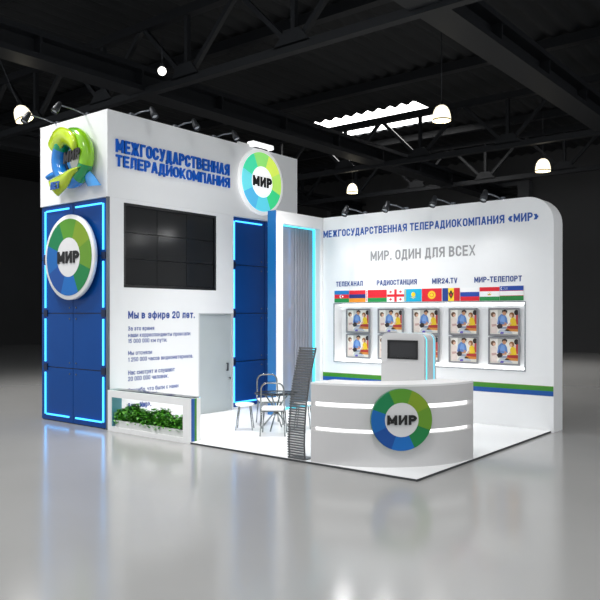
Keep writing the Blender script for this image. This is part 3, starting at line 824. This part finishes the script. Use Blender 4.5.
def make_photo():
    t = thing('framed_photo', 'x', 'picture', (0,0,0), 0, 'framed photographs in the niche')
    done('frame', B().plate(rect(-PW/2,PW/2,0,PH), [rect(-PW/2+.028,PW/2-.028,.028,PH-.028)], on_front(0), .03), FRAME, t, local=True)
    cols = []; c = B()
    for col,poly,lay in ph:
        if col not in cols: cols.append(col)
        c.poly([(-PW/2+.027+a*(PW-.054), .027+q*(PH-.054)) for a,q in poly], on_front(.0), .006, .0075+.0012*lay, cols.index(col))
    done('print', c, [mat('print_%d_%d_%d' % k, k, .4, var=.05, scale=40) for k in cols], t, local=True)
    bb = B()
    for u in (-.2,.2): bb.box(u-.02,u+.02,-.006,.03,.2,.3)
    done('hanger', bb, GREYM, t, local=True)
    return t
pro = make_photo(); first = True
ordn = ['first','second','third','fourth','fifth']
for j,(z,rn) in enumerate(((1.597,'upper'),(1.08,'lower'))):
    for i,x in enumerate((-4.035,-3.258,-2.478,-1.692,-.91)):
        o = pro if first else copy_tree(pro); first = False
        o.location = (x,4.728,z)
        o['label'] = 'grey framed photo of three seated people, %s row of the niche, %s from left' % (rn, ordn[i])

# ------------------------------------------------------------------ kiosk behind the counter
YK = 2.35
kx0,kx1,kz1 = -1.98,-1.20,1.685
ks = thing('kiosk', 'white rounded information kiosk with small screen and cyan edges behind the counter', 'kiosk', ((kx0+kx1)/2,YK+.18,.03))
def kprof(inset=0., r=.12):
    x0,x1,z1 = kx0+inset,kx1-inset,kz1-inset
    p = [(x0,.03),(x1,.03)]
    p += [(x1-r+r*math.cos(PI/2*k/8), z1-r+r*math.sin(PI/2*k/8)) for k in range(9)]
    p += [(x0+r+r*math.cos(PI/2+PI/2*k/8), z1-r+r*math.sin(PI/2+PI/2*k/8)) for k in range(9)]
    return p
kf = lambda y: (lambda u,v,d: (u,y+d,v))
done('front_panel', B().poly(kprof(), kf(YK), 0, .06), COUNTW, ks)
done('front_light', B().poly(kprof(.012), kf(YK), .06, .11), LEDC, ks)
done('core', B().poly(kprof(.004), kf(YK), .11, .31), COUNTW, ks)
done('rear_light', B().poly(kprof(.012), kf(YK), .31, .345), LEDC, ks)
done('rear_panel', B().poly(kprof(), kf(YK), .345, .38), COUNTW, ks)
sc = done('screen_frame', B().plate(rect(-1.855,-1.31,1.275,1.575), [rect(-1.825,-1.34,1.305,1.545)], on_front(YK), .02), BLACK, ks)
done('display', B().poly(rect(-1.825,-1.34,1.305,1.545), on_front(YK), .001, .012), mat('kiosk_display',(58,58,60),.3,spec=.2), sc)

# ------------------------------------------------------------------ curved counter
ct = thing('reception_counter', 'curved white reception counter with two lit slots at the platform corner', 'counter', (-.7,.85,.03))
p1, p2 = Vector((-1.6,.004,0)), Vector((-.004,1.54,0))
ch = (p2-p1); Lc = ch.length; mid = (p1+p2)/2; nn = Vector((ch.y,-ch.x,0)).normalized()
sag = .46; Rc = ((Lc/2)**2+sag**2)/(2*sag); cc = mid+nn*(sag-Rc)
half = math.asin(Lc/2/Rc); base = math.atan2(nn.y,nn.x)
def arcpt(r, a, z): return Vector((cc.x+r*math.cos(base+a), cc.y+r*math.sin(base+a), z))
def band(c, r0, r1, z0, z1, a0=-half, a1=half, n=36, mi=0):
    ob = [arcpt(r1,a0+(a1-a0)*k/n,0) for k in range(n+1)]; ib = [arcpt(r0,a0+(a1-a0)*k/n,0) for k in range(n+1)]
    n0 = len(c.bm.faces)
    V = lambda L,z: [c.bm.verts.new((p.x,p.y,z)) for p in L]
    o0,o1,i0,i1 = V(ob,z0),V(ob,z1),V(ib,z0),V(ib,z1)
    for k in range(n):
        c.bm.faces.new((o0[k],o0[k+1],o1[k+1],o1[k])); c.bm.faces.new((i0[k+1],i0[k],i1[k],i1[k+1]))
        c.bm.faces.new((o1[k],o1[k+1],i1[k+1],i1[k])); c.bm.faces.new((o0[k+1],o0[k],i0[k],i0[k+1]))
    c.bm.faces.new((o0[0],o1[0],i1[0],i0[0])); c.bm.faces.new((o0[n],i0[n],i1[n],o1[n]))
    c._mi(n0, mi)
Ri = Rc-.5
for nm,z0,z1 in (('lower_band',.03,.452),('middle_band',.505,.775),('upper_band',.836,1.06)):
    c = B(); band(c, Ri, Rc, z0, z1); done(nm, c, COUNTW, ct)
c = B(); band(c, Ri-.02, Rc, 1.06, 1.086); done('worktop', c, WHITE, ct)
c = B(); band(c, Ri, Rc-.07, .452, .505, -half+.02, half-.03); band(c, Ri, Rc-.07, .775, .836, -half+.02, half-.03)
done('slot_light', c, SLOTW, ct, label='glowing white slots')
c = B()
for z0,z1 in ((.452,.505),(.775,.836)):
    band(c, Ri, Rc-.002, z0, z1, half-.03, half, 2); band(c, Ri, Rc-.002, z0, z1, -half, -half+.02, 2)
done('slot_end', c, COUNTW, ct)
ap = arcpt(Rc+.05, 0, 0)
M = Matrix.Translation((ap.x+nn.x*.0,ap.y+nn.y*.0,.645)) @ Matrix.Rotation(base+PI/2,4,'Z')
logo_sign('round colour ring sign with black word on the front of the counter', M, .395, mat('counter_sign_rim',(60,120,90),.4), (.995,.55), .06, RC, mat('hub_grey',(214,214,214),.4), txt=.48, th=.31)

# ------------------------------------------------------------------ curved brochure rack left of the counter
rk = thing('brochure_rack', 'curved grey rack of horizontal metal rods standing left of the counter', 'rack', (-1.82,.1,.03))
PR = [(.0,.03),(-.012,.25),(.0,.5),(.035,.8),(.10,1.08),(.185,1.35),(.245,1.52)]
def prof_at(z):
    for (y0,z0),(y1,z1) in zip(PR,PR[1:]):
        if z <= z1: return y0+(y1-y0)*(z-z0)/(z1-z0)
    return PR[-1][0]
YR = -.0
for x in (-1.985,-1.72):
    done('side_rail', B().tube([(x,YR+.03+y,z) for y,z in PR], .012), LOUV, rk)
done('base_plate', B().box(-2.0,-1.705,YR+.012,YR+.22,.031,.042), LOUV, rk)
rod0 = None
nr = 44
for k in range(nr):
    z = .05+(1.52-.05)*k/(nr-1); y = YR+.02+prof_at(z)
    if rod0 is None:
        c = B(); c.box(-1.997,-1.708,y-.018,y+.004,z-.010,z+.010, bev=.003)
        rod0 = done('rod', c, LOUV, rk); y0, z0 = y, z
    else:
        o = rod0.copy(); COL.objects.link(o); o.parent = rk; o.location = (0,y-y0,z-z0)
done('back_sheet', B().strip([[(-1.98,YR+.04+prof_at(z),z),(-1.725,YR+.04+prof_at(z),z)] for z in [.06+1.44*k/20 for k in range(21)]]), mat('rack_mesh_dark',(62,64,66),.5,.3,alpha=.5), rk)

# ------------------------------------------------------------------ furniture
def make_chair(label):
    t = thing('bistro_chair', label, 'chair', (0,0,.033), 0, 'steel chairs at the round table')
    # faces +Y locally; seat 0.42 high
    done('seat', B().box(-.19,.19,-.19,.19,.405,.445, bev=.018), mat('seat_white',(244,244,244),.4), t, local=True)
    pth = [(-.19,-.20,.40),(-.185,-.215,.62),(-.18,-.235,.75)] + [(-.18+.10-.10*math.cos(PI/2*k/6), -.24, .75+.105*math.sin(PI/2*k/6)) for k in range(1,7)]
    pth += [(-p[0],p[1],p[2]) for p in pth[::-1]]
    done('back_frame', B().tube(pth, .013), CHROME, t, local=True)
    for sx in (-1,1):
        for sy in (-1,1):
            done('leg', B().tube([(sx*.17,sy*.17,.405),(sx*.20,sy*.21,0)], .012), CHROME, t, local=True)
    done('seat_rail', B().tube([(-.18,-.18,.397),(.18,-.18,.397),(.18,.18,.397),(-.18,.18,.397)], .010, closed=True), CHROME, t, local=True)
    return t
def aim(x,y,tx,ty): return math.atan2(ty-y,tx-x)-PI/2
TB = (-3.66,1.70)
c1 = make_chair('steel tube chair with arched back in front of the glass table'); c1.location = (-3.37,1.30,.036); c1.rotation_euler.z = aim(-3.37,1.30,*TB)
c2 = copy_tree(c1); c2['label'] = 'steel tube chair with arched back behind the glass table'; c2.location = (-4.16,2.10,.036); c2.rotation_euler.z = aim(-4.16,2.10,*TB)
def make_stool(label):
    t = thing('stool', label, 'stool', (0,0,.03), 0, 'white seated stools at the round table')
    done('seat', B().lathe([(0,.40),(.145,.40),(.162,.408),(.168,.42),(.16,.436),(.14,.44),(0,.442)], seg=28), MATS['seat_white'], t, local=True)
    for k in range(4):
        a = PI/4+PI/2*k
        done('leg', B().tube([(.13*math.cos(a),.13*math.sin(a),.405),(.20*math.cos(a),.20*math.sin(a),0)], .010), CHROME, t, local=True)
    return t
s1 = make_stool('white seated stool with thin steel legs left of the table near the door'); s1.location = (-4.10,1.40,.035); s1.rotation_euler.z = .65
s2 = copy_tree(s1); s2['label'] = 'white seated stool partly hidden behind the grey rod rack'; s2.location = (-3.40,2.12,.035); s2.rotation_euler.z = .5
tb = thing('glass_table', 'small round glass table on crossed steel legs among the chairs', 'table', (TB[0],TB[1],.043))
done('tabletop', B().lathe([(0,.60),(.355,.60),(.36,.606),(.355,.612),(0,.612)], seg=40), TGLASS, tb, local=True)
done('rim', B().tube([(.36*math.cos(2*PI*k/40),.36*math.sin(2*PI*k/40),.606) for k in range(40)], .008, closed=True, seg=6), DARKM, tb, local=True)
done('hub', B().lathe([(0,.34),(.035,.34),(.045,.30),(.035,.26),(0,.26)], seg=16), BLACK, tb, local=True)
for k in range(4):
    a = .35+PI/2*k
    done('leg', B().tube([(.22*math.cos(a+PI),.22*math.sin(a+PI),.60),(0,0,.31),(.27*math.cos(a),.27*math.sin(a),0)], .014), CHROME, tb, local=True)

# ------------------------------------------------------------------ arm spotlights with real lamps
def arm_light(label, base, head, target, power, size=1.9, group='arm spotlights'):
    t = thing('arm_spotlight', label, 'spotlight', base, 0, group)
    b_, h_ = Vector(base), Vector(head)
    d = (Vector(target)-h_).normalized()
    target = tuple(h_+d)
    done('arm', B().tube([b_, b_.lerp(h_,.5)+Vector((0,0,.02)), h_], .014), GREYM, t)
    q = d.to_track_quat('Z','Y').to_matrix().to_4x4(); q.translation = h_
    done('head', B().lathe([(0,-.05),(.03,-.05),(.045,-.01),(.06,.10),(.06,.17),(.05,.165),(.03,.04),(0,.03)], seg=20, M=q), DARKM, t)
    done('lens', B().lathe([(0,.145),(.047,.145)], seg=20, M=q), mat('lamp_glass',(190,194,198),.1), t)
    done('clamp', B().box(b_.x-.03,b_.x+.03,b_.y-.03,b_.y+.03,b_.z-.001,b_.z+.05), GREYM, t)
    lamp('SPOT', h_+d*.2, target, power, size, 1., .06, (1,1,1), 'bulb_light', t)
    return t
PWR_B, PWR_T, PWR_F = 42, 22, 20
lb = ['leftmost','second from left','third from left','rightmost']
for i,(x,hx) in enumerate(((-3.75,-3.89),(-2.80,-2.95),(-1.82,-1.96),(-.86,-.985))):
    arm_light('grey arm spotlight on top of the flag wall, %s of its four' % lb[i], (x,4.56,3.99), (hx,4.10,4.07), (hx-.02,3.6,3.2), PWR_B, 2.9)
for i,(y,hy) in enumerate(((.55,.64),(1.57,1.63),(2.59,2.69))):
    arm_light('grey arm spotlight over the tower side, %s of three' % ['nearest','middle','farthest'][i], (-6.06,y,5.5), (-5.60,hy,5.55), (-5.1,hy,4.7), PWR_T, 2.9)
arm_light('grey arm spotlight over the tower front emblem', (-6.64,.06,5.5), (-6.60,-.55,5.55), (-6.6,-1.1,4.7), PWR_F, 2.9)
arm_light('grey arm spotlight at the left end of the tower front', (-7.58,.06,5.5), (-7.27,-.72,5.46), (-7.27,-1.25,4.6), PWR_F, 2.9)
fl = thing('floodlight', 'white floodlight box on the tower edge above the bright round sign', 'floodlight', (-6.05,3.95,5.5))
done('housing', B().box(-6.12,-5.93,3.62,4.28,5.53,5.63, bev=.02), mat('flood_white',(255,255,255),.4,emit=(1,1,1),es=.6), fl)
done('bracket', B().box(-6.1,-6.04,3.30,3.62,5.50,5.56), WHITE, fl)
done('foot', B().box(-6.09,-6.0,3.75,4.15,5.50,5.53), DARKM, fl)

# ------------------------------------------------------------------ hall light: added unseen floods round the stand, ambient fill behind the viewer
def added_flood(loc, target, power, size, radius=.6, label='x'):
    t = thing('bell_lamp', label, 'lamp', loc, 0, 'bell lamps hanging from the roof')  # light source added out of view, given a bell lamp body
    d = .6; r = d/2
    prof = [(0,.98*d*.86),(r*.34,d*.84),(r*.62,d*.74),(r*.84,d*.55),(r*.95,d*.34),(r*1.,d*.16),(r*1.0,0)]
    done('lamp_shade', B().lathe(prof, seg=28), LAMPS, t, local=True)
    done('hanging_rod', B().tube([(0,0,d*.84),(0,0,1.3)], .012), DARKM, t, local=True)
    lamp('SPOT', (loc[0],loc[1],loc[2]-.02), target, power, size, .9, radius, (1,.985,.965), 'bulb_light', t)
added_flood((-3.0,2.0,9.3), (-3.0,2.1,0), 4900, 1.0, .5, 'added unseen flood lamp high above the middle of the stand')
added_flood((1.4,-4.2,9.3), (1.4,-4.6,0), 900, 2.4, .6, 'added unseen flood lamp high above the open floor before the stand')
added_flood((-8.6,-2.6,9.3), (-8.6,-3.0,0), 1500, 2.4, .6, 'added unseen flood lamp high above the floor left of the blue tower front')
added_flood((-4.6,-6.4,9.3), (-4.6,-6.6,0), 1100, 2.4, .6, 'added unseen flood lamp high above the open floor at near left')
added_flood((5.5,1.8,9.3), (5.5,2.4,0), 900, 2.2, .6, 'added unseen flood lamp high above the floor right of the platform')
added_flood((3.6,-4.6,8.6), (-4.6,3.6,4.7), 800, .75, .8, 'added unseen flood lamp aimed at the stand from the right')

w = bpy.data.worlds.new('hall_ambient_fill'); S.world = w; w.use_nodes = True  # even ambient fill, added to reach in through the open hall sides
bg = w.node_tree.nodes['Background']; bg.inputs[0].default_value = (.92,.96,1.,1); bg.inputs[1].default_value = .54

# ------------------------------------------------------------------ camera
cam = bpy.data.cameras.new('camera'); co = bpy.data.objects.new('camera', cam); COL.objects.link(co)
co.location = (4.25474,-7.52777,2.0); co.rotation_euler = (PI/2,0,.675677)
cam.sensor_width = 36; cam.lens = 718.667/600*36; cam.shift_y = 13.253/600; cam.clip_end = 200
S.camera = co
S.view_settings.view_transform = 'Standard'; S.view_settings.look = 'None'; S.view_settings.gamma = 1
S.view_settings.exposure = .3; S.view_settings.use_curve_mapping = False
